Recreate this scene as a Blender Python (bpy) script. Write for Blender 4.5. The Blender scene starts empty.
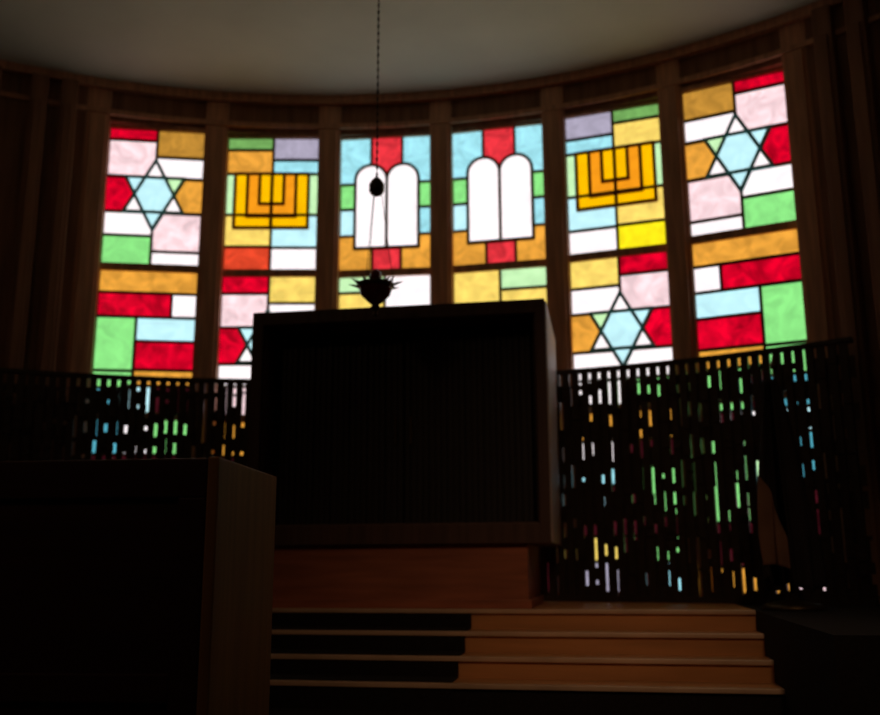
import bpy, bmesh, math, random
from mathutils import Vector, Matrix
random.seed(7)
S = bpy.context.scene
COL = S.collection
E0 = 1.2                      # eye height: all "h" heights are relative to the eye, floor is z = 0
R = 5.6435                    # radius of the apse
ZT, ZM, ZB = 3.5433, 2.3435, 1.14
WINW = 0.774
SPACE = 0.95 / R
KROT = 0.7265

# ------------------------------------------------------------------ materials
def new_mat(name):
    m = bpy.data.materials.new(name); m.use_nodes = True
    nt = m.node_tree
    return m, nt, nt.nodes['Principled BSDF']

def plain(name, col, rough=0.6, metal=0.0, spec=0.3, noise=0.15, scale=8.0, stretch=(1, 1, 1), bump=0.0):
    m, nt, b = new_mat(name)
    tc = nt.nodes.new('ShaderNodeTexCoord'); mp = nt.nodes.new('ShaderNodeMapping')
    mp.inputs['Scale'].default_value = stretch
    nz = nt.nodes.new('ShaderNodeTexNoise'); nz.inputs['Scale'].default_value = scale; nz.inputs['Detail'].default_value = 5
    rp = nt.nodes.new('ShaderNodeValToRGB')
    rp.color_ramp.elements[0].position = 0.3; rp.color_ramp.elements[1].position = 0.72
    rp.color_ramp.elements[0].color = (*[c * (1 - noise) for c in col], 1)
    rp.color_ramp.elements[1].color = (*[min(1, c * (1 + noise)) for c in col], 1)
    nt.links.new(tc.outputs['Object'], mp.inputs['Vector']); nt.links.new(mp.outputs[0], nz.inputs['Vector'])
    nt.links.new(nz.outputs['Fac'], rp.inputs['Fac']); nt.links.new(rp.outputs['Color'], b.inputs['Base Color'])
    b.inputs['Roughness'].default_value = rough; b.inputs['Metallic'].default_value = metal
    b.inputs['Specular IOR Level'].default_value = spec
    if bump:
        bp = nt.nodes.new('ShaderNodeBump'); bp.inputs['Strength'].default_value = bump; bp.inputs['Distance'].default_value = 0.01
        nt.links.new(nz.outputs['Fac'], bp.inputs['Height']); nt.links.new(bp.outputs['Normal'], b.inputs['Normal'])
    return m

def glass(name, col, var=0.12, strength=1.0, pale=0.0):
    """opalescent stained glass lit by the daylight outside"""
    m, nt, b = new_mat(name)
    tc = nt.nodes.new('ShaderNodeTexCoord')
    nz = nt.nodes.new('ShaderNodeTexNoise'); nz.inputs['Scale'].default_value = 7; nz.inputs['Detail'].default_value = 4
    nz.inputs['Distortion'].default_value = 1.2
    rp = nt.nodes.new('ShaderNodeValToRGB')
    rp.color_ramp.elements[0].position = 0.32; rp.color_ramp.elements[1].position = 0.7
    rp.color_ramp.elements[0].color = (*[c * (1 - var) for c in col], 1)
    rp.color_ramp.elements[1].color = (*[c * (1 + var) + pale for c in col], 1)
    nt.links.new(tc.outputs['Object'], nz.inputs['Vector']); nt.links.new(nz.outputs['Fac'], rp.inputs['Fac'])
    nt.links.new(rp.outputs['Color'], b.inputs['Emission Color'])
    b.inputs['Emission Strength'].default_value = strength
    b.inputs['Base Color'].default_value = (*[c * 0.08 for c in col], 1)
    b.inputs['Roughness'].default_value = 0.3; b.inputs['Specular IOR Level'].default_value = .15
    return m

G = {
 'white': glass('glass_white', (1.15, 1.04, 1.06), 0.08),
 'pink': glass('glass_pink_white', (0.98, 0.70, 0.74), 0.2, pale=0.08),
 'red': glass('glass_red', (0.68, 0.0, 0.02), 0.5),
 'brightred': glass('glass_scarlet', (0.80, 0.035, 0.05), 0.35),
 'orange': glass('glass_amber', (0.82, 0.36, 0.045), 0.25),
 'yellow': glass('glass_yellow', (1.0, 0.72, 0.15), 0.18),
 'gold': glass('glass_gold', (1.05, 0.54, 0.0), 0.08),
 'deepgold': glass('glass_deep_gold', (0.95, 0.33, 0.01), 0.12),
 'green': glass('glass_green', (0.27, 0.82, 0.24), 0.15),
 'darkgreen': glass('glass_dull_green', (0.18, 0.42, 0.11), 0.2),
 'palegreen': glass('glass_pale_green', (0.60, 0.95, 0.50), 0.1),
 'lavender': glass('glass_lavender', (0.42, 0.38, 0.50), 0.15),
 'aqua': glass('glass_aqua', (0.36, 0.80, 0.90), 0.18, pale=0.03),
 'paleblue': glass('glass_pale_blue', (0.58, 0.95, 1.02), 0.1),
 'teal': glass('glass_teal', (0.10, 0.46, 0.58), 0.2),
 'dimamber': glass('glass_amber_dimmed', (0.52, 0.25, 0.035), 0.25),  # amber with the dimming at the window tops put into its colour
 'sunyellow': glass('glass_sun_yellow', (1.02, 0.86, 0.01), 0.12),
 'orangered': glass('glass_orange_red', (0.85, 0.07, 0.025), 0.3),
 'maroon': glass('glass_maroon', (0.045, 0.004, 0.008), 0.5),
}
GN = list(G.keys())
M_lead = plain('lead_came', (0.20, 0.13, 0.075), 0.5, 0.2)
M_teal = plain('teal_came', (0.14, 0.42, 0.40), 0.5, 0.2)
M_umber = plain('umber_came', (0.42, 0.14, 0.02), 0.5, 0.2)
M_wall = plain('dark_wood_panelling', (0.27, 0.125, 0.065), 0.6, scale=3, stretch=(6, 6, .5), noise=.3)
M_post = plain('wood_post_glow', (0.60, 0.30, 0.17), 0.55, scale=4, stretch=(8, 8, .6), noise=.25)  # wood colour raised and reddened to carry the bloom of the windows
M_arkside_lit = plain('ark_side_window_lit', (0.62, 0.47, 0.42), 0.5, scale=3, stretch=(8, 8, .5), noise=.12)  # ark side painted paler to stand in for the window light on it
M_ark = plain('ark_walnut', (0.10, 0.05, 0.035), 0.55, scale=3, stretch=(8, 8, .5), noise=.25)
M_arkbase = plain('ark_base_wood', (0.44, 0.14, 0.07), 0.55, scale=3, stretch=(.7, 7, 7), noise=.25)
M_arkdoor = plain('ark_door_ebony', (0.028, 0.02, 0.02), 0.5, scale=6, stretch=(10, 10, .4), noise=.25)
M_step = plain('step_wood', (0.60, 0.27, 0.10), 0.4, scale=2, stretch=(.6, 6, 6), noise=.2)
M_nose = plain('step_nosing', (0.65, 0.42, 0.27), 0.35, scale=4)
M_carpet = plain('dark_carpet', (0.016, 0.011, 0.009), 0.95, scale=60, noise=.3, bump=.3)
M_floor = plain('nave_floor', (0.05, 0.03, 0.022), 0.8, scale=5)
M_ceil = plain('cream_ceiling_plaster', (0.58, 0.575, 0.46), 0.9, scale=1.6, noise=.07)
M_screen = plain('dark_bronze', (0.05, 0.035, 0.025), 0.45, 0.5, scale=12)
M_brass = plain('aged_brass', (0.10, 0.065, 0.03), 0.4, 0.8)
M_redglass = plain('ruby_lamp_glass', (0.16, 0.012, 0.012), 0.2)
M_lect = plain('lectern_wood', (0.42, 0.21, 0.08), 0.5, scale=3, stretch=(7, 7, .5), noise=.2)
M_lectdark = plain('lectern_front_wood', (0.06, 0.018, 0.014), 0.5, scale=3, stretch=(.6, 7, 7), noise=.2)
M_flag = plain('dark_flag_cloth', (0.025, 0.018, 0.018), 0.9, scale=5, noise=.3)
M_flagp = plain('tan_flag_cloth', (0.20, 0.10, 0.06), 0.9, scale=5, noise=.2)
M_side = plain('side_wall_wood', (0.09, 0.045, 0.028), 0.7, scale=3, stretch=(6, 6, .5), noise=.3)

# ------------------------------------------------------------------ helpers
def link(name, bm, mats, parent=None, kind=None, smooth=False):
    bmesh.ops.recalc_face_normals(bm, faces=bm.faces[:]) if kind != 'keep' else None
    me = bpy.data.meshes.new(name); bm.to_mesh(me); bm.free()
    for m in (mats if isinstance(mats, (list, tuple)) else [mats]): me.materials.append(m)
    if smooth:
        for p in me.polygons: p.use_smooth = True
    o = bpy.data.objects.new(name, me); COL.objects.link(o)
    if parent is not None: o.parent = parent
    if kind in ('structure', 'stuff'): o['kind'] = kind
    return o

def empty(name, loc=(0, 0, 0), rz=0.0):
    o = bpy.data.objects.new(name, None); COL.objects.link(o)
    o.location = loc; o.rotation_euler = (0, 0, rz); o.empty_display_size = .1
    return o

def tag(o, label, cat, group=None):
    o['label'] = label; o['category'] = cat
    if group: o['group'] = group
    return o

def box(bm, x0, x1, y0, y1, z0, z1, bev=0.0, mi=0, M=None):
    r = bmesh.ops.create_cube(bm, size=1.0)
    vs = r['verts']
    for v in vs:
        v.co = Vector(((x0 + x1) / 2 + v.co.x * (x1 - x0), (y0 + y1) / 2 + v.co.y * (y1 - y0), (z0 + z1) / 2 + v.co.z * (z1 - z0)))
    if bev:
        es = list({e for v in vs for e in v.link_edges})
        rr = bmesh.ops.bevel(bm, geom=es, offset=bev, segments=2, affect='EDGES', profile=.6)
        vs = list({v for f in rr['faces'] for v in f.verts} | {v for v in vs if v.is_valid})
    if M is not None:
        for v in vs: v.co = M @ v.co
    for f in {f for v in vs for f in v.link_faces}: f.material_index = mi
    return vs

def lathe(bm, prof, n=20, cx=0, cy=0):
    rings = []
    for r, z in prof:
        rings.append([bm.verts.new((cx + max(r, .0004) * math.cos(2 * math.pi * i / n), cy + max(r, .0004) * math.sin(2 * math.pi * i / n), z)) for i in range(n)])
    for a, b in zip(rings, rings[1:]):
        for i in range(n):
            bm.faces.new((a[i], a[(i + 1) % n], b[(i + 1) % n], b[i]))
    bm.faces.new(rings[0][::-1]); bm.faces.new(rings[-1])

def tube(bm, a, b, r, n=6, r2=None):
    a, b = Vector(a), Vector(b); d = (b - a).normalized()
    up = Vector((0, 0, 1)) if abs(d.z) < .9 else Vector((1, 0, 0))
    s = d.cross(up).normalized(); t = d.cross(s)
    r2 = r if r2 is None else r2
    A = [bm.verts.new(a + r * (s * math.cos(2 * math.pi * i / n) + t * math.sin(2 * math.pi * i / n))) for i in range(n)]
    B = [bm.verts.new(b + r2 * (s * math.cos(2 * math.pi * i / n) + t * math.sin(2 * math.pi * i / n))) for i in range(n)]
    for i in range(n): bm.faces.new((A[i], A[(i + 1) % n], B[(i + 1) % n], B[i]))
    bm.faces.new(A[::-1]); bm.faces.new(B)

def arcband(bm, r0, r1, t0, t1, z0, z1, n=24, mi=0):
    """a solid curved block between two radii and two angles (degrees from +Y)"""
    ring = []
    for i in range(n + 1):
        t = math.radians(t0 + (t1 - t0) * i / n)
        s, c = math.sin(t), math.cos(t)
        ring.append([bm.verts.new((r * s, r * c, z)) for r, z in ((r0, z0), (r1, z0), (r1, z1), (r0, z1))])
    fs = [bm.faces.new(ring[0][::-1]), bm.faces.new(ring[-1])]
    for a, b in zip(ring, ring[1:]):
        for k in range(4): fs.append(bm.faces.new((a[k], a[(k + 1) % 4], b[(k + 1) % 4], b[k])))
    for f in fs: f.material_index = mi

# ------------------------------------------------------------------ the room shell
CEIL = 3.89 + E0
PLAT = -0.25 + E0
bm = bmesh.new(); box(bm, -4.2, 4.2, -5, 2.2, -.2, 0); link('floor', bm, M_floor, kind='structure')
# ceiling: flat cream plaster inside the curve
bm = bmesh.new(); box(bm, -4.2, 4.2, -5.1, 6.3, CEIL, CEIL + .15); link('ceiling', bm, M_ceil, kind='structure')

# apse wall: header band above the windows, sill below, solid flanks on both sides
TE = 28.35
bm = bmesh.new()
arcband(bm, 5.60, 5.80, -TE, TE, ZT + E0 + .015, CEIL + .02, 40)
arcband(bm, 5.60, 5.80, -TE, TE, 0, -0.215 + E0, 40)
arcband(bm, 5.58, 5.80, -48, -TE, 0, CEIL + .02, 14)
arcband(bm, 5.58, 5.80, TE, 48, 0, CEIL + .02, 14)
link('wall_apse', bm, M_wall, kind='structure')
XS = 3.78
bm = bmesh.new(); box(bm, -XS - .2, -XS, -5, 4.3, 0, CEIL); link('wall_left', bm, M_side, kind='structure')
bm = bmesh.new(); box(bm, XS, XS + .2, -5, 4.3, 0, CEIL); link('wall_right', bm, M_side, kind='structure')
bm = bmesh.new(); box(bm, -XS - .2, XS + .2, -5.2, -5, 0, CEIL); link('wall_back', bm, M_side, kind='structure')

# cornice that follows the curve under the ceiling
bm = bmesh.new()
arcband(bm, 5.53, 5.60, -47, 47, CEIL - .07, CEIL, 60)
arcband(bm, 5.56, 5.60, -47, 47, ZT + E0 + .06, ZT + E0 + .10, 60)
link('trim_1', bm, M_post, kind='structure')

# posts between the windows and pilasters on the flanks, each one its own
def post(deg, w, d0, d1, idx, m):
    b = bmesh.new()
    box(b, -w / 2, w / 2, d0, d1, -0.24 + E0, CEIL - .07, bev=.012)
    box(b, -w / 2 + .03, w / 2 - .03, d0 - .02, d0 + .01, -0.2 + E0, ZT + E0 + .05, bev=.006)
    o = link('trim_%d' % idx, b, m, kind='structure')
    o.rotation_euler = (0, 0, -math.radians(deg))
SD = math.degrees(SPACE)
i = 2
for k in range(-3, 4):
    post(k * SD, .186, 5.575, 5.70, i, M_post); i += 1
for dg in (31.3, 33.6, 37.5, 41.5):
    for s in (-1, 1):
        post(s * dg, .13 if dg < 35 else .2, 5.49, 5.585, i, M_wall); i += 1

# platform and steps in front of it
edges = [(3.95, -.25), (3.70, -.358), (3.45, -.467), (3.2, -.572), (2.9, -.71), (2.51, -.84), (2.29, -.96), (2.07, -1.08)]
bm = bmesh.new()
prof = [(5.75, 0.0), (edges[-1][0], 0.0)]
for k in range(len(edges) - 1, -1, -1):
    y, h = edges[k]
    prof.append((y, h + E0))
    if k: prof.append((edges[k - 1][0], h + E0))
prof.append((5.75, PLAT))
for k, sx in enumerate((-1, 1)): pass
XE = 2.02
L = [bm.verts.new((-XS + .001, y, z)) for y, z in prof]; Rr = [bm.verts.new((XE, y, z)) for y, z in prof]
n = len(prof)
for k in range(n): bm.faces.new((L[k], L[(k + 1) % n], Rr[(k + 1) % n], Rr[k]))
bm.faces.new(L[::-1]); bm.faces.new(Rr)
for f in bm.faces:
    if f.calc_center_median().z < -.585 + E0: f.material_index = 2      # the lowest steps are carpeted
box(bm, XE, XS - .001, edges[-1][0], 5.75, 0, PLAT - .001, mi=2)         # carpeted stage front beside the steps
for y, h in edges[:4]:      # rounded wooden nosing on each edge
    box(bm, -XS + .002, XE, y - .022, y + .02, h + E0 - .022, h + E0 + .003, bev=.006, mi=1)
link('floor_steps', bm, [M_step, M_nose, M_carpet], kind='structure')

# ------------------------------------------------------------------ stained glass windows
class Win:
    def __init__(s, idx, mirror=False):
        s.idx = idx; s.mir = mirror
        th = (idx - 2.5) * SPACE
        s.root = bpy.data.objects.new('window_%d' % (idx + 1), None)
        COL.objects.link(s.root); s.root['kind'] = 'structure'
        s.root.location = (R * math.sin(th), R * math.cos(th), E0)
        s.root.rotation_euler = (0, 0, -KROT * th)
        s.g = bmesh.new(); s.l = bmesh.new()
    def U(s, u): return ((1 - u) if s.mir else u) * WINW - WINW / 2
    def poly(s, pts, col, bm=None, d=0.0):
        """a piece of flat glass 6 mm thick, pts in (u, z)"""
        bm = bm or s.g
        P = [(s.U(u), z) for u, z in pts]
        if s.mir: P = P[::-1]
        a = [bm.verts.new((x, -d, z)) for x, z in P]; b = [bm.verts.new((x, .006, z)) for x, z in P]
        fs = [bm.faces.new(a), bm.faces.new(b[::-1])]
        for k in range(len(P)): fs.append(bm.faces.new((a[k], b[k], b[(k + 1) % len(P)], a[(k + 1) % len(P)])))
        for f in fs: f.material_index = GN.index(col)
    def line(s, p, q, w=.022, bm=None, d0=-.016, d1=.0, mi=0):
        bm = bm or s.l
        x0, z0 = s.U(p[0]), p[1]; x1, z1 = s.U(q[0]), q[1]
        dx, dz = x1 - x0, z1 - z0; L = math.hypot(dx, dz)
        if L < 1e-5: return
        ang = math.atan2(dz, dx)
        M = Matrix.Translation(((x0 + x1) / 2, 0, (z0 + z1) / 2)) @ Matrix.Rotation(-ang, 4, 'Y')
        box(bm, -L / 2 - w * .3, L / 2 + w * .3, d0, d1, -w / 2, w / 2, mi=mi, M=M)
    def rect(s, u0, u1, z0, z1, col):
        s.poly([(u0, z0), (u1, z0), (u1, z1), (u0, z1)], col)
        c = [(u0, z0), (u1, z0), (u1, z1), (u0, z1)]
        for k in range(4): s.line(c[k], c[(k + 1) % 4])
    def star(s, zc, left, right, zlo, zhi, r=.30, hw=.235):
        """hexagram set in a band: coloured hexagons left and right, pale points"""
        h = hw / WINW
        for u0, u1, c in ((0, .5, left), (.5, 1, right)): s.poly([(u0, zlo), (u1, zlo), (u1, zhi), (u0, zhi)], c)
        for z in (zlo, zhi): s.line((0, z), (1, z), .024)
        st = bmesh.new(); sl = bmesh.new()
        up = [(.5, zc + r), (.5 - h, zc - r / 2), (.5 + h, zc - r / 2)]
        dn = [(.5, zc - r), (.5 + h, zc + r / 2), (.5 - h, zc + r / 2)]
        hx = []
        for k in range(6):      # the inner hexagon
            a = math.radians(60 * k)
            hx.append((.5 + math.cos(a) * (2 * h / 3) , zc + math.sin(a) * r / math.sqrt(3)))
        hx = [(.5 + 2 * h / 3, zc), (.5 + h / 3, zc + r / 2), (.5 - h / 3, zc + r / 2), (.5 - 2 * h / 3, zc), (.5 - h / 3, zc - r / 2), (.5 + h / 3, zc - r / 2)]
        s.poly(hx, 'paleblue', st, .0185)
        tips = [((.5 + h, zc + r / 2), hx[1], hx[0], 'palegreen'), ((.5, zc + r), hx[2], hx[1], 'white'), ((.5 - h, zc + r / 2), hx[3], hx[2], 'paleblue'),
                ((.5 - h, zc - r / 2), hx[4], hx[3], 'white'), ((.5, zc - r), hx[5], hx[4], 'paleblue'), ((.5 + h, zc - r / 2), hx[0], hx[5], 'white')]
        for a, b, c, col in tips: s.poly([a, b, c], col, st, .0185)
        for tri in (up, dn):
            for k in range(3): s.line(tri[k], tri[(k + 1) % 3], .027, sl, -.024, -.002)
        for k in (2, 5): pass
        o = link('star_of_david', st, list(G.values()), s.root); o.data['u'] = 0
        o['label'] = 'pale blue six-pointed star in stained glass'
        c = link('star_leading', sl, M_teal, o)
    def menorah(s, z0, z1, u0=.10, u1=.88):
        g = bmesh.new(); l = bmesh.new()
        H = z1 - z0; uc = (u0 + u1) / 2; W = u1 - u0
        us = [0, .125, .25, .375, .5, .625, .75, .875, 1]
        offs = [(0, 0), (.17, .21), (.335, .44)]
        cols = ['gold', 'deepgold', 'gold']
        for k, (o_, b) in enumerate(offs):
            s.poly([(u0 + o_ * W, z0 + b * H), (u1 - o_ * W, z0 + b * H), (u1 - o_ * W, z1), (u0 + o_ * W, z1)], cols[k], g, .002 + k * .001)
        for o_, b in offs:
            a, c = u0 + o_ * W, u1 - o_ * W
            s.line((a, z1), (a, z0 + b * H), .026, l, -.024, -.002); s.line((c, z1), (c, z0 + b * H), .026, l, -.024, -.002)
            s.line((a, z0 + b * H), (c, z0 + b * H), .026, l, -.024, -.002)
        s.line((uc, z1), (uc, z0), .026, l, -.024, -.002)
        s.line((u0, z1), (u1, z1), .022, l, -.024, -.002)
        o = link('menorah', g, list(G.values()), s.root); o['label'] = 'golden seven-branched lampstand in stained glass'
        link('menorah_leading', l, M_umber, o)
    def tablets(s, z0, zs, u0, u1):
        """the two round-topped tablets"""
        g = bmesh.new(); l = bmesh.new(); um = (u0 + u1) / 2
        for a, b in ((u0, um), (um, u1)):
            c = (a + b) / 2; hw = (b - a) / 2; rz = hw * WINW
            pts = [(a, z0), (b, z0)] + [(c + hw * math.cos(math.pi * k / 12), zs + rz * math.sin(math.pi * k / 12)) for k in range(13)]
            s.poly(pts, 'white', g, .0185)
            for k in range(len(pts)): s.line(pts[k], pts[(k + 1) % len(pts)], .026, l, -.024, -.002)
        o = link('tablets', g, list(G.values()), s.root); o['label'] = 'pair of round-topped white tablets in stained glass'
        link('tablets_leading', l, M_lead, o)
    def done(s):
        link('stained_glass', s.g, list(G.values()), s.root)
        link('leading', s.l, M_lead, s.root)
        f = bmesh.new(); w = WINW / 2
        for x0, x1 in ((-w - .03, -w + .006), (w - .006, w + .03)): box(f, x0, x1, -.03, .05, -.23, ZT + .03, bev=.004)
        box(f, -w, w, -.03, .05, ZT - .008, ZT + .03, bev=.004); box(f, -w, w, -.03, .05, -.23, -.19, bev=.004)
        link('window_frame', f, M_post, s.root)
        for z in (ZM, ZB):
            t = bmesh.new(); box(t, -w + .004, w - .004, -.028, .03, z - .032, z + .032, bev=.006); link('transom', t, M_post, s.root)

def zA(y, top, tr): return ZT - (y - top) / (tr - top) * (ZT - ZM)
def zB(y, tr, bt): return ZM - (y - tr) / (bt - tr) * (ZM - 1.4743)

def star_window(idx, mir, lower):
    w = Win(idx, mir); A = lambda y: zA(y, 72, 398); B = lambda y: zB(y, 398, 662)
    w.rect(0, .5, A(100), ZT, 'red'); w.rect(0, .5, A(187), A(100), 'pink')
    w.rect(.5, 1, A(138), ZT, 'dimamber'); w.rect(.5, 1, A(189), A(138), 'white')
    w.star(A(229), 'red', 'orange', A(270), A(188))
    w.rect(0, .5, A(325), A(270), 'white'); w.rect(0, .5, ZM, A(325), 'green')
    w.rect(.5, 1, A(360), A(271), 'pink'); w.rect(.5, 1, ZM, A(360), 'white')
    w.rect(0, 1, B(462), ZM, 'orange')
    w.rect(0, .74, B(522), B(462), 'red'); w.rect(.74, 1, B(522), B(462), 'white')
    w.rect(0, .40, B(655), B(522), 'green'); w.rect(.40, 1, B(582), B(522), 'paleblue'); w.rect(.40, 1, B(652), B(582), 'red')
    for r in lower(B(655), B(652)): w.rect(*r)
    w.done()

def low1(a, b):
    return [(0, .4, 1.36, a, 'green'), (.4, 1, 1.38, b, 'orange'), (0, .3, 1.14, 1.36, 'teal'), (.3, .62, 1.14, 1.38, 'paleblue'), (.62, 1, 1.14, 1.38, 'maroon'),
            (0, .34, .84, 1.14, 'teal'), (.34, .62, .84, 1.14, 'white'), (.62, 1, .84, 1.14, 'green'), (0, 1, .5, .84, 'maroon'), (0, .5, .1, .5, 'orange'), (.5, 1, .1, .5, 'maroon'), (0, 1, -.2, .1, 'maroon')]
def low6(a, b):   # mirrored: u runs from the right edge of the pane
    return [(0, .4, 1.28, a, 'green'), (.4, 1, 1.36, b, 'orange'), (.55, 1, 1.05, 1.36, 'green'), (.4, .55, 1.05, 1.36, 'maroon'), (0, .4, 1.05, 1.28, 'teal'),
            (.35, .62, .80, 1.05, 'white'), (.62, 1, .88, 1.05, 'maroon'), (.0, .35, .88, 1.05, 'paleblue'), (0, .35, .52, .88, 'teal'), (.35, .62, .45, .80, 'palegreen'), (.62, 1, .28, .88, 'green'),
            (.3, .62, .28, .45, 'pink'), (0, .3, .18, .52, 'maroon'), (0, .3, -.02, .18, 'paleblue'), (.3, 1, -.02, .28, 'maroon'), (0, .3, -.2, -.02, 'pink'), (.3, 1, -.2, -.02, 'orange')]
star_window(0, False, low1)
star_window(5, True, low6)

def menorah_window(idx, mir, lower):
    w = Win(idx, mir); A = lambda y: zA(y, 71, 407)
    w.rect(0, .5, A(103), ZT, 'darkgreen'); w.rect(0, .5, A(163), A(103), 'orange' if not mir else 'yellow')
    w.rect(.5, 1, A(128), ZT, 'lavender'); w.rect(.5, 1, A(163), A(128), 'aqua')
    w.rect(0, .5, A(265), A(163), 'palegreen'); w.rect(.5, 1, A(265), A(163), 'palegreen')
    w.rect(0, .5, A(343), A(265), 'yellow'); w.rect(.5, 1, A(345), A(265), 'paleblue')
    w.menorah(A(297), A(163), .1, .89)
    w.rect(0, .5, ZM, A(343), 'orangered' if not mir else 'sunyellow'); w.rect(.5, 1, ZM, A(345), 'white')
    B = lambda y: zB(y, 407, 664)
    w.rect(0, .5, B(458), ZM, 'red'); w.rect(0, .5, B(543), B(458), 'pink')
    w.rect(.5, 1, B(482), ZM, 'yellow'); w.rect(.5, 1, B(543), B(482), 'white')
    w.star(B(586), 'red', 'orange', B(632), B(543), r=.29)
    for r in lower(B(632)): w.rect(*r)
    w.done()
def low2(a):
    return [(0, .5, 1.40, a, 'white'), (.5, 1, 1.40, a, 'white'), (0, .5, 1.14, 1.40, 'pink'), (.5, 1, 1.14, 1.40, 'palegreen'),
            (0, 1, .84, 1.14, 'orange'), (0, 1, .3, .84, 'maroon'), (0, 1, -.2, .3, 'maroon')]
def low5(a):      # mirrored
    return [(0, .5, 1.36, a, 'white'), (.5, 1, 1.36, a, 'white'), (0, .5, 1.14, 1.36, 'green'), (.5, 1, 1.14, 1.36, 'white'),
            (0, 1, .90, 1.14, 'orange'), (.55, 1, .70, .90, 'white'), (0, .55, .70, .90, 'maroon'), (0, .35, .34, .70, 'green'), (.35, 1, .57, .70, 'aqua'),
            (.72, 1, .40, .57, 'paleblue'), (.35, .72, .40, .57, 'maroon'), (.35, 1, .20, .40, 'maroon'), (0, .35, .20, .34, 'maroon'), (.6, 1, .02, .20, 'yellow'), (.38, .6, .02, .20, 'maroon'),
            (0, .38, .02, .20, 'green'), (0, .35, -.2, .02, 'aqua'), (.35, .6, -.2, .02, 'maroon'), (.6, 1, -.2, .02, 'lavender')]
menorah_window(1, False, low2)
menorah_window(4, True, low5)

def tablet_window(idx, mir, lowl, lowr):
    w = Win(idx, mir); A = lambda y: zA(y, 104, 516)
    uL, uR = (.17, .86)
    w.poly([(0, A(247)), (.34, A(247)), (.34, ZT), (0, ZT)], 'aqua'); w.poly([(.68, A(247)), (1, A(247)), (1, ZT), (.68, ZT)], 'aqua')
    w.poly([(.34, A(240)), (.68, A(240)), (.68, ZT), (.34, ZT)], 'brightred'); w.line((.34, A(188)), (.34, ZT)); w.line((.68, A(188)), (.68, ZT))
    for u0, u1 in ((0, .17), (.86, 1)):
        w.rect(u0, u1, A(323), A(247), 'green'); w.rect(u0, u1, A(404), A(323), 'aqua' if u0 else 'paleblue')
    for u0, u1 in ((0, .36), (.67, 1)):
        w.poly([(u0, ZM), (u1, ZM), (u1, A(404)), (u0, A(404))], 'orange')
        w.line((.36 if u0 == 0 else .67, ZM), (.36 if u0 == 0 else .67, A(442)))
    w.poly([(.36, ZM), (.67, ZM), (.67, A(442)), (.36, A(442))], 'brightred')
    w.poly([(.17, A(441)), (.86, A(441)), (.86, A(240)), (.17, A(240))], 'white', None, -.001)
    w.tablets(A(442), A(236), uL, uR)
    for r in lowl + lowr: w.rect(*r)
    w.rect(0, .5, .4, 1.14, 'orange'); w.rect(.5, 1, .4, 1.14, 'aqua'); w.rect(0, 1, -.2, .4, 'maroon')
    w.done()
tablet_window(2, False, [(0, .5, 2.18, ZM, 'palegreen'), (0, .5, 1.95, 2.18, 'yellow'), (0, .5, 1.14, 1.95, 'red')], [(.5, 1, 2.03, ZM, 'white'), (.5, 1, 1.14, 2.03, 'paleblue')])
tablet_window(3, False, [(0, .5, 2.03, ZM, 'yellow'), (0, .5, 1.14, 2.03, 'white')], [(.5, 1, 2.15, ZM, 'palegreen'), (.5, 1, 1.93, 2.15, 'yellow'), (.5, 1, 1.14, 1.93, 'pink')])

# ------------------------------------------------------------------ bronze screens in front of the lower windows
RS = 5.30; PITCH = .0705; ZS0, ZS1 = -.25 + E0, 1.39 + E0
ROWS = [1.315, 1.19, 1.02, .80, .60, .44, .26, .08, -.11]      # heights of the rows of openings
def picket(root, th, rnd):
    """an upright rod with welded plates that close most of the gap beside it"""
    bm = bmesh.new()
    box(bm, -.024, .024, -.02, .012, ZS0 + .03, ZS1 - .02)
    cuts = []
    for k, z in enumerate(ROWS):
        if k == 0: cuts.append((z - .035 * rnd.uniform(.6, 1.3), z + .04, 1)); continue
        p = rnd.random()
        if p < .90:
            c = z + rnd.uniform(-.035, .035); l = rnd.choice((.03, .06, .08, .10, .13, .16, .20))
            cuts.append((c - l / 2, c + l / 2, rnd.choice((1, 1, .75, .5, .35))))
    cuts.sort(); edges_ = [-.215]
    z = -.215
    for a, b, wd in cuts:
        if a > z + .004: box(bm, .008, PITCH - .010, -.006, .004, z + E0, a + E0)
        if wd < 1: box(bm, .010, .010 + (PITCH - .02) * (1 - wd), -.005, .003, a + E0 - .002, b + E0 + .002)
        z = max(z, b)
    if z < 1.36: box(bm, .008, PITCH - .010, -.006, .004, z + E0, 1.375 + E0)
    # little cross bosses on the room side
    for q in range(5):
        c = rnd.uniform(-.15, 1.25); box(bm, -.022, .03, -.032, -.018, c + E0, c + .05 + E0, bev=.004)
    o = link('picket', bm, M_screen, root)
    o.location = (RS * math.sin(th), RS * math.cos(th), 0); o.rotation_euler = (0, 0, -th)
def screen(label, t0, t1):
    root = empty('bronze_screen', (0, 0, 0)); tag(root, label, 'screen')
    rnd = random.Random(int(abs(t0) * 10))
    bm = bmesh.new(); arcband(bm, RS - .03, RS + .022, t0, t1, ZS1 - .028, ZS1, 30); link('top_rail', bm, M_screen, root)
    bm = bmesh.new(); arcband(bm, RS - .035, RS + .03, t0, t1, ZS0, ZS0 + .04, 30); link('bottom_rail', bm, M_screen, root)
    st = math.degrees(PITCH / RS); th = t0 + st * .3
    while th < t1 - st * .5:
        picket(root, math.radians(th), rnd); th += st
screen('openwork dark metal screen of upright pickets left of the ark, before the lower windows', -38.5, -9.6)
screen('openwork dark metal screen of upright pickets right of the ark, behind the flag', 8.2, 31.9)

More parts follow.
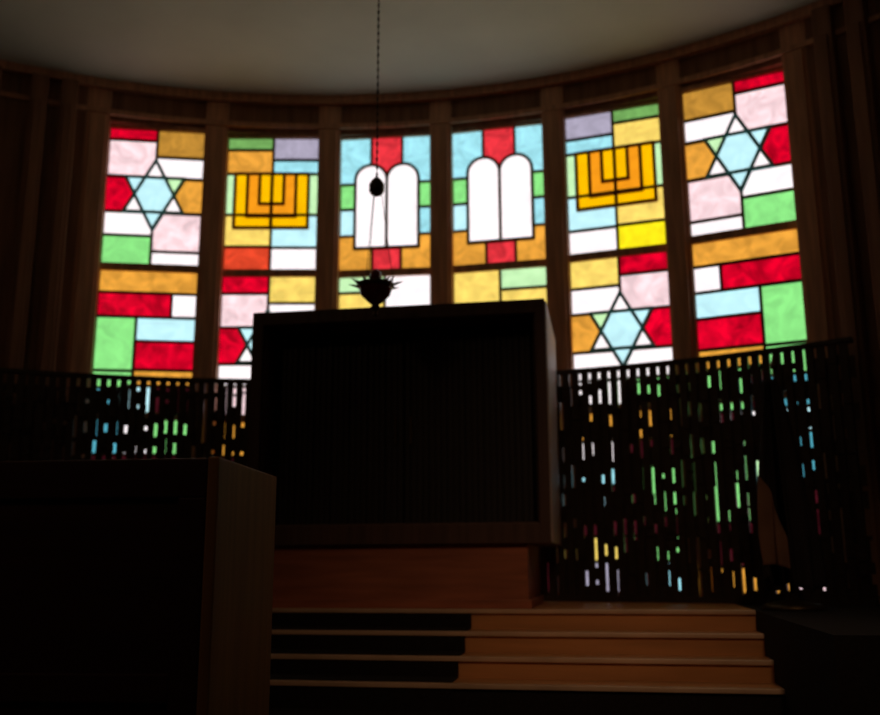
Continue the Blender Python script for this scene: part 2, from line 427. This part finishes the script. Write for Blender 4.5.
# ------------------------------------------------------------------ the ark
ark = empty('torah_ark', (-.03, 4.0, PLAT))
tag(ark, 'large dark wooden ark cabinet with fluted doors standing on the top step', 'ark')
X = .942; D = 1.12; ZL, ZH = .37, 1.855; RC = .27
def P(name, fn, m, parent=ark):
    b = bmesh.new(); fn(b); return link(name, b, m, parent)
def cab(b):
    box(b, -X, -X + .075, 0, D, ZL, ZH, bev=.008); box(b, X - .065, X, 0, D, ZL, ZH, bev=.008)
    box(b, -X + .06, X - .05, .0, D, ZH - .09, ZH - .002, bev=.006)
    box(b, -X + .06, X - .05, .0, D, ZL + .002, ZL + .12, bev=.006)
    box(b, -X + .06, X - .05, D - .04, D - .005, ZL + .1, ZH - .08)
P('cabinet_frame', cab, M_ark)
P('side_panel', lambda b: box(b, X - .002, X + .008, .03, D - .01, ZL + .01, ZH - .01, bev=.003), M_arkside_lit)['label'] = 'right side panel of the ark with window light painted in'
def moulding(b):
    for y in (.05, .10):
        x0, x1, z0, z1 = -X + .074, X - .064, ZL + .118, ZH - .089
        box(b, x0, x0 + .012, y, y + .02, z0, z1); box(b, x1 - .012, x1, y, y + .02, z0, z1)
        box(b, x0, x1, y, y + .02, z1 - .012, z1); box(b, x0, x1, y, y + .02, z0, z0 + .012)
P('moulding', moulding, M_ark)
def door(x0, x1):
    def f(b):
        n_ = 22; w = (x1 - x0) / n_
        box(b, x0, x1, RC, RC + .03, ZL + .12, ZH - .09)
        for k in range(n_):
            dz = .012 if k % 3 else .022
            box(b, x0 + k * w + w * .12, x0 + (k + 1) * w - w * .12, RC - dz, RC + .002, ZL + .13, ZH - .10, bev=.005)
    return f
xm = .01
for a, b_, hx in ((-X + .076, xm - .004, xm - .05), (xm + .004, X - .066, xm + .05)):
    d = P('ark_door', door(a, b_), M_arkdoor)
    hb = bmesh.new(); tube(hb, (hx, RC - .045, 1.0), (hx, RC - .045, 1.18), .008, 8)
    tube(hb, (hx, RC - .045, 1.02), (hx, RC - .018, 1.02), .006, 8); tube(hb, (hx, RC - .045, 1.16), (hx, RC - .018, 1.16), .006, 8)
    link('door_handle', hb, M_brass, d)
def base(b):
    box(b, -.82, .80, .05, D - .08, 0.0, ZL + .001, bev=.006)
    box(b, -.84, .82, .03, D - .06, 0.0, .05, bev=.006)
P('base', base, M_arkbase)

# ------------------------------------------------------------------ eternal light
LX, LY = -.058, 3.60
el = empty('eternal_light', (LX, LY, 1.47 + E0)); tag(el, 'small ornate brass bowl lamp hanging on a long chain above the ark', 'hanging lamp')
def EP(name, fn, m, parent=el, smooth=False):
    b = bmesh.new(); fn(b); return link(name, b, m, parent, smooth=smooth)
top = CEIL - (1.47 + E0)
EP('chain', lambda b: [tube(b, (0, 0, .80), (0, 0, top - .03), .0035, 6)] + [box(b, -.007, .007, -.003, .003, z, z + .022, bev=.002) for z in [.84 + .05 * k for k in range(int((top - .9) / .05))]], M_screen)
EP('ceiling_rose', lambda b: lathe(b, [(.02, top - .05), (.05, top - .03), (.06, top)], 20), M_brass, smooth=True)
EP('canopy', lambda b: lathe(b, [(.006, .71), (.034, .725), (.046, .745), (.046, .79), (.03, .815), (.006, .84)], 20), M_screen, smooth=True)
for k in range(3):
    a = math.radians(20 + 120 * k); c, s_ = math.cos(a), math.sin(a)
    EP('suspension_wire', lambda b: tube(b, (.03 * c, .03 * s_, .73), (.105 * c, .105 * s_, .175), .002, 6), M_screen)
EP('bowl', lambda b: lathe(b, [(.0, .02), (.02, .03), (.045, .05), (.085, .09), (.10, .13), (.10, .15), (.09, .15), (.085, .13), (.03, .07), (0, .065)], 28), M_redglass, smooth=True)
def rays(b):
    for k in range(16):
        a = 2 * math.pi * k / 16; c, s_ = math.cos(a), math.sin(a); L_ = .165 if k % 2 == 0 else .135
        tube(b, (.09 * c, .09 * s_, .145), (L_ * c, L_ * s_, .165 + .018 * (k % 2)), .012, 6, .002)
    lathe(b, [(.088, .132), (.108, .138), (.112, .15), (.108, .162), (.088, .166), (.088, .132)], 28)
EP('ray_crown', rays, M_brass)
def flame(b): lathe(b, [(.03, .07), (.038, .10), (.038, .19), (.03, .23), (.012, .25)], 16)
EP('glass_cup', flame, M_redglass, smooth=True)
EP('finial', lambda b: lathe(b, [(.0, -.045), (.012, -.035), (.016, -.022), (.008, -.008), (.02, .004), (.03, .016), (.02, .03)], 16), M_brass, smooth=True)

# ------------------------------------------------------------------ lectern in the left foreground
lec = empty('lectern', (.108, 1.0, 0.0), math.radians(4.5)); tag(lec, 'tall boxy wooden reading desk at the foot of the steps on the left', 'lectern')
H = .318 + E0; LW = 1.05; LD = .66
def LP(name, fn, m):
    b = bmesh.new(); fn(b); return link(name, b, m, lec)
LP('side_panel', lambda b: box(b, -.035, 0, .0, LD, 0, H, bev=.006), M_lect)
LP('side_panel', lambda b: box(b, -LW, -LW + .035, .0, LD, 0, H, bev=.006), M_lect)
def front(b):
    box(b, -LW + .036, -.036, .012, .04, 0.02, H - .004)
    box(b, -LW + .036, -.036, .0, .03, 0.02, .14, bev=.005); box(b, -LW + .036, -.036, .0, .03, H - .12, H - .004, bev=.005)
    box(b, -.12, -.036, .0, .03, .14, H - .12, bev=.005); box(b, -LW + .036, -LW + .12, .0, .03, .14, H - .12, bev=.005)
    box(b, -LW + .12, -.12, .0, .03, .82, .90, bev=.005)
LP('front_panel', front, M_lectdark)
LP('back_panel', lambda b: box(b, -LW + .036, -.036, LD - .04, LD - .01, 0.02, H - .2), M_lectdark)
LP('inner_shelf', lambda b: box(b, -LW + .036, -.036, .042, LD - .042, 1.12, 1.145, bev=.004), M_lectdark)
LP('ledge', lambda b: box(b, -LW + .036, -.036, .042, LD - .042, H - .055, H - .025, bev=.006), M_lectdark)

# ------------------------------------------------------------------ furled flag at the right
fx, fy = 2.235, 4.02
fl = empty('furled_flag', (fx, fy, PLAT)); tag(fl, 'dark furled flag drooping from a pole on the platform before the right screen', 'flag')
b = bmesh.new(); tube(b, (0, 0, .03), (0, 0, 1.36), .013, 10); link('pole', b, M_brass, fl, smooth=True)
b = bmesh.new(); lathe(b, [(.0, 1.355), (.02, 1.365), (.024, 1.385), (.014, 1.405), (.004, 1.45)], 14); link('finial', b, M_brass, fl, smooth=True)
b = bmesh.new(); lathe(b, [(.17, 0), (.17, .02), (.14, .035), (.04, .05), (.022, .09), (.015, .09)], 28); link('stand', b, M_brass, fl, smooth=True)
def cloth(bm, a0, a1, mi, ts=0):
    nz, na = 36, 60
    rows = []
    for i_ in range(nz + 1):
        t = ts + (.94 - ts if ts else 1) * i_ / nz; z = 1.30 - t * (1.16 - .0)
        rb = .03 + .105 * min(1, t * 1.25) ** .8 ; row = []
        for j in range(na + 1):
            a = a0 + (a1 - a0) * (min(1, (t - ts) / .3 + .05) if ts else 1) * j / na
            r_ = (rb + (.006 if ts else 0)) * (1 + .20 * math.sin(a * 7 + t * 2.4) + .09 * math.sin(a * 13 - t * 3))
            row.append(bm.verts.new((r_ * math.cos(a) * 1.05 - .03 + .035 * t, r_ * math.sin(a) * .8, z + .04 * math.sin(a * 2) * t)))
        rows.append(row)
    for p_, q_ in zip(rows, rows[1:]):
        for j in range(na): bm.faces.new((p_[j], p_[j + 1], q_[j + 1], q_[j])).material_index = mi
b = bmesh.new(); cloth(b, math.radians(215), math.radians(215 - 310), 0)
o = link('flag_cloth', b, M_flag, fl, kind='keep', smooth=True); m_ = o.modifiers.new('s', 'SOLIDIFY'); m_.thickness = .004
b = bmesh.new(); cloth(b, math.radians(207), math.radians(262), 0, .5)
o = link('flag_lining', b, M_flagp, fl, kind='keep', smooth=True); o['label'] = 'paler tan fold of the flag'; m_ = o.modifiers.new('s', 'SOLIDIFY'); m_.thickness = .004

# ------------------------------------------------------------------ carpet runner on the left of the steps
b = bmesh.new()
xl, xr = -1.9, .445; t = .008
for k in range(len(edges)):
    y, h = edges[k]; z = h + E0
    zl = (edges[k + 1][1] + E0) if k + 1 < len(edges) else 0.0
    box(b, xl, xr, y - .002 - t, y - .0005, zl + .0 + .004, z - .024)          # riser
    if k + 1 < len(edges): box(b, xl, xr, edges[k + 1][0] + .021, y - .001, zl + .0005, zl + t)
rn = link('stair_carpet', b, M_carpet); tag(rn, 'dark carpet runner over the left half of the steps below the ark', 'carpet')

# ------------------------------------------------------------------ light
w = bpy.data.worlds.new('world'); S.world = w; w.use_nodes = True
w.node_tree.nodes['Background'].inputs[0].default_value = (.7, .8, 1, 1); w.node_tree.nodes['Background'].inputs[1].default_value = .3
def lamp(name, loc, rot, size, power, col):
    l = bpy.data.lights.new(name, 'AREA'); l.shape = 'DISK'; l.size = size; l.energy = power; l.color = col
    o = bpy.data.objects.new(name, l); COL.objects.link(o); o.location = loc; o.rotation_euler = rot
# unseen warm fill lights added behind the camera: one aimed at the steps, one weaker
p0 = Vector((2.2, -2.6, CEIL - .3)); aim = Vector((1.25, 3.4, .95))
lamp('step_fill', p0, (aim - p0).to_track_quat('-Z', 'Y').to_euler(), .35, 1.5, (1, .62, .36))
bpy.data.lights['step_fill'].spread = math.radians(34)
lamp('nave_fill', (-1.9, -1.2, CEIL - .25), (math.radians(20), 0, 0), .5, 5, (1, .62, .36))

# ------------------------------------------------------------------ camera
f_, yaw, pit, rol, cx, cy = 950, -.1697, .2152, .004, 1.2297, -1.6654
def dirv(X_, Y_, Z_):
    Yh = Y_ * math.cos(pit) - Z_ * math.sin(pit); Zw = Y_ * math.sin(pit) + Z_ * math.cos(pit)
    c, s_ = math.cos(yaw), math.sin(yaw)
    return Vector((X_ * c + Yh * s_, -X_ * s_ + Yh * c, Zw))
r_ = dirv(math.cos(rol), 0, -math.sin(rol)); u_ = dirv(math.sin(rol), 0, math.cos(rol)); fw = dirv(0, 1, 0)
cam = bpy.data.cameras.new('camera'); co = bpy.data.objects.new('camera', cam); COL.objects.link(co)
co.matrix_world = Matrix(((r_.x, u_.x, -fw.x, cx), (r_.y, u_.y, -fw.y, cy), (r_.z, u_.z, -fw.z, E0), (0, 0, 0, 1)))
cam.sensor_width = 36; cam.lens = f_ * 36 / 880; cam.clip_start = .05
cam.dof.use_dof = True; cam.dof.focus_distance = 3.4; cam.dof.aperture_fstop = 1.6
S.camera = co
S.view_settings.view_transform = 'Standard'; S.view_settings.look = 'None'; S.view_settings.gamma = 1; S.view_settings.exposure = 0
S.view_settings.use_curve_mapping = False
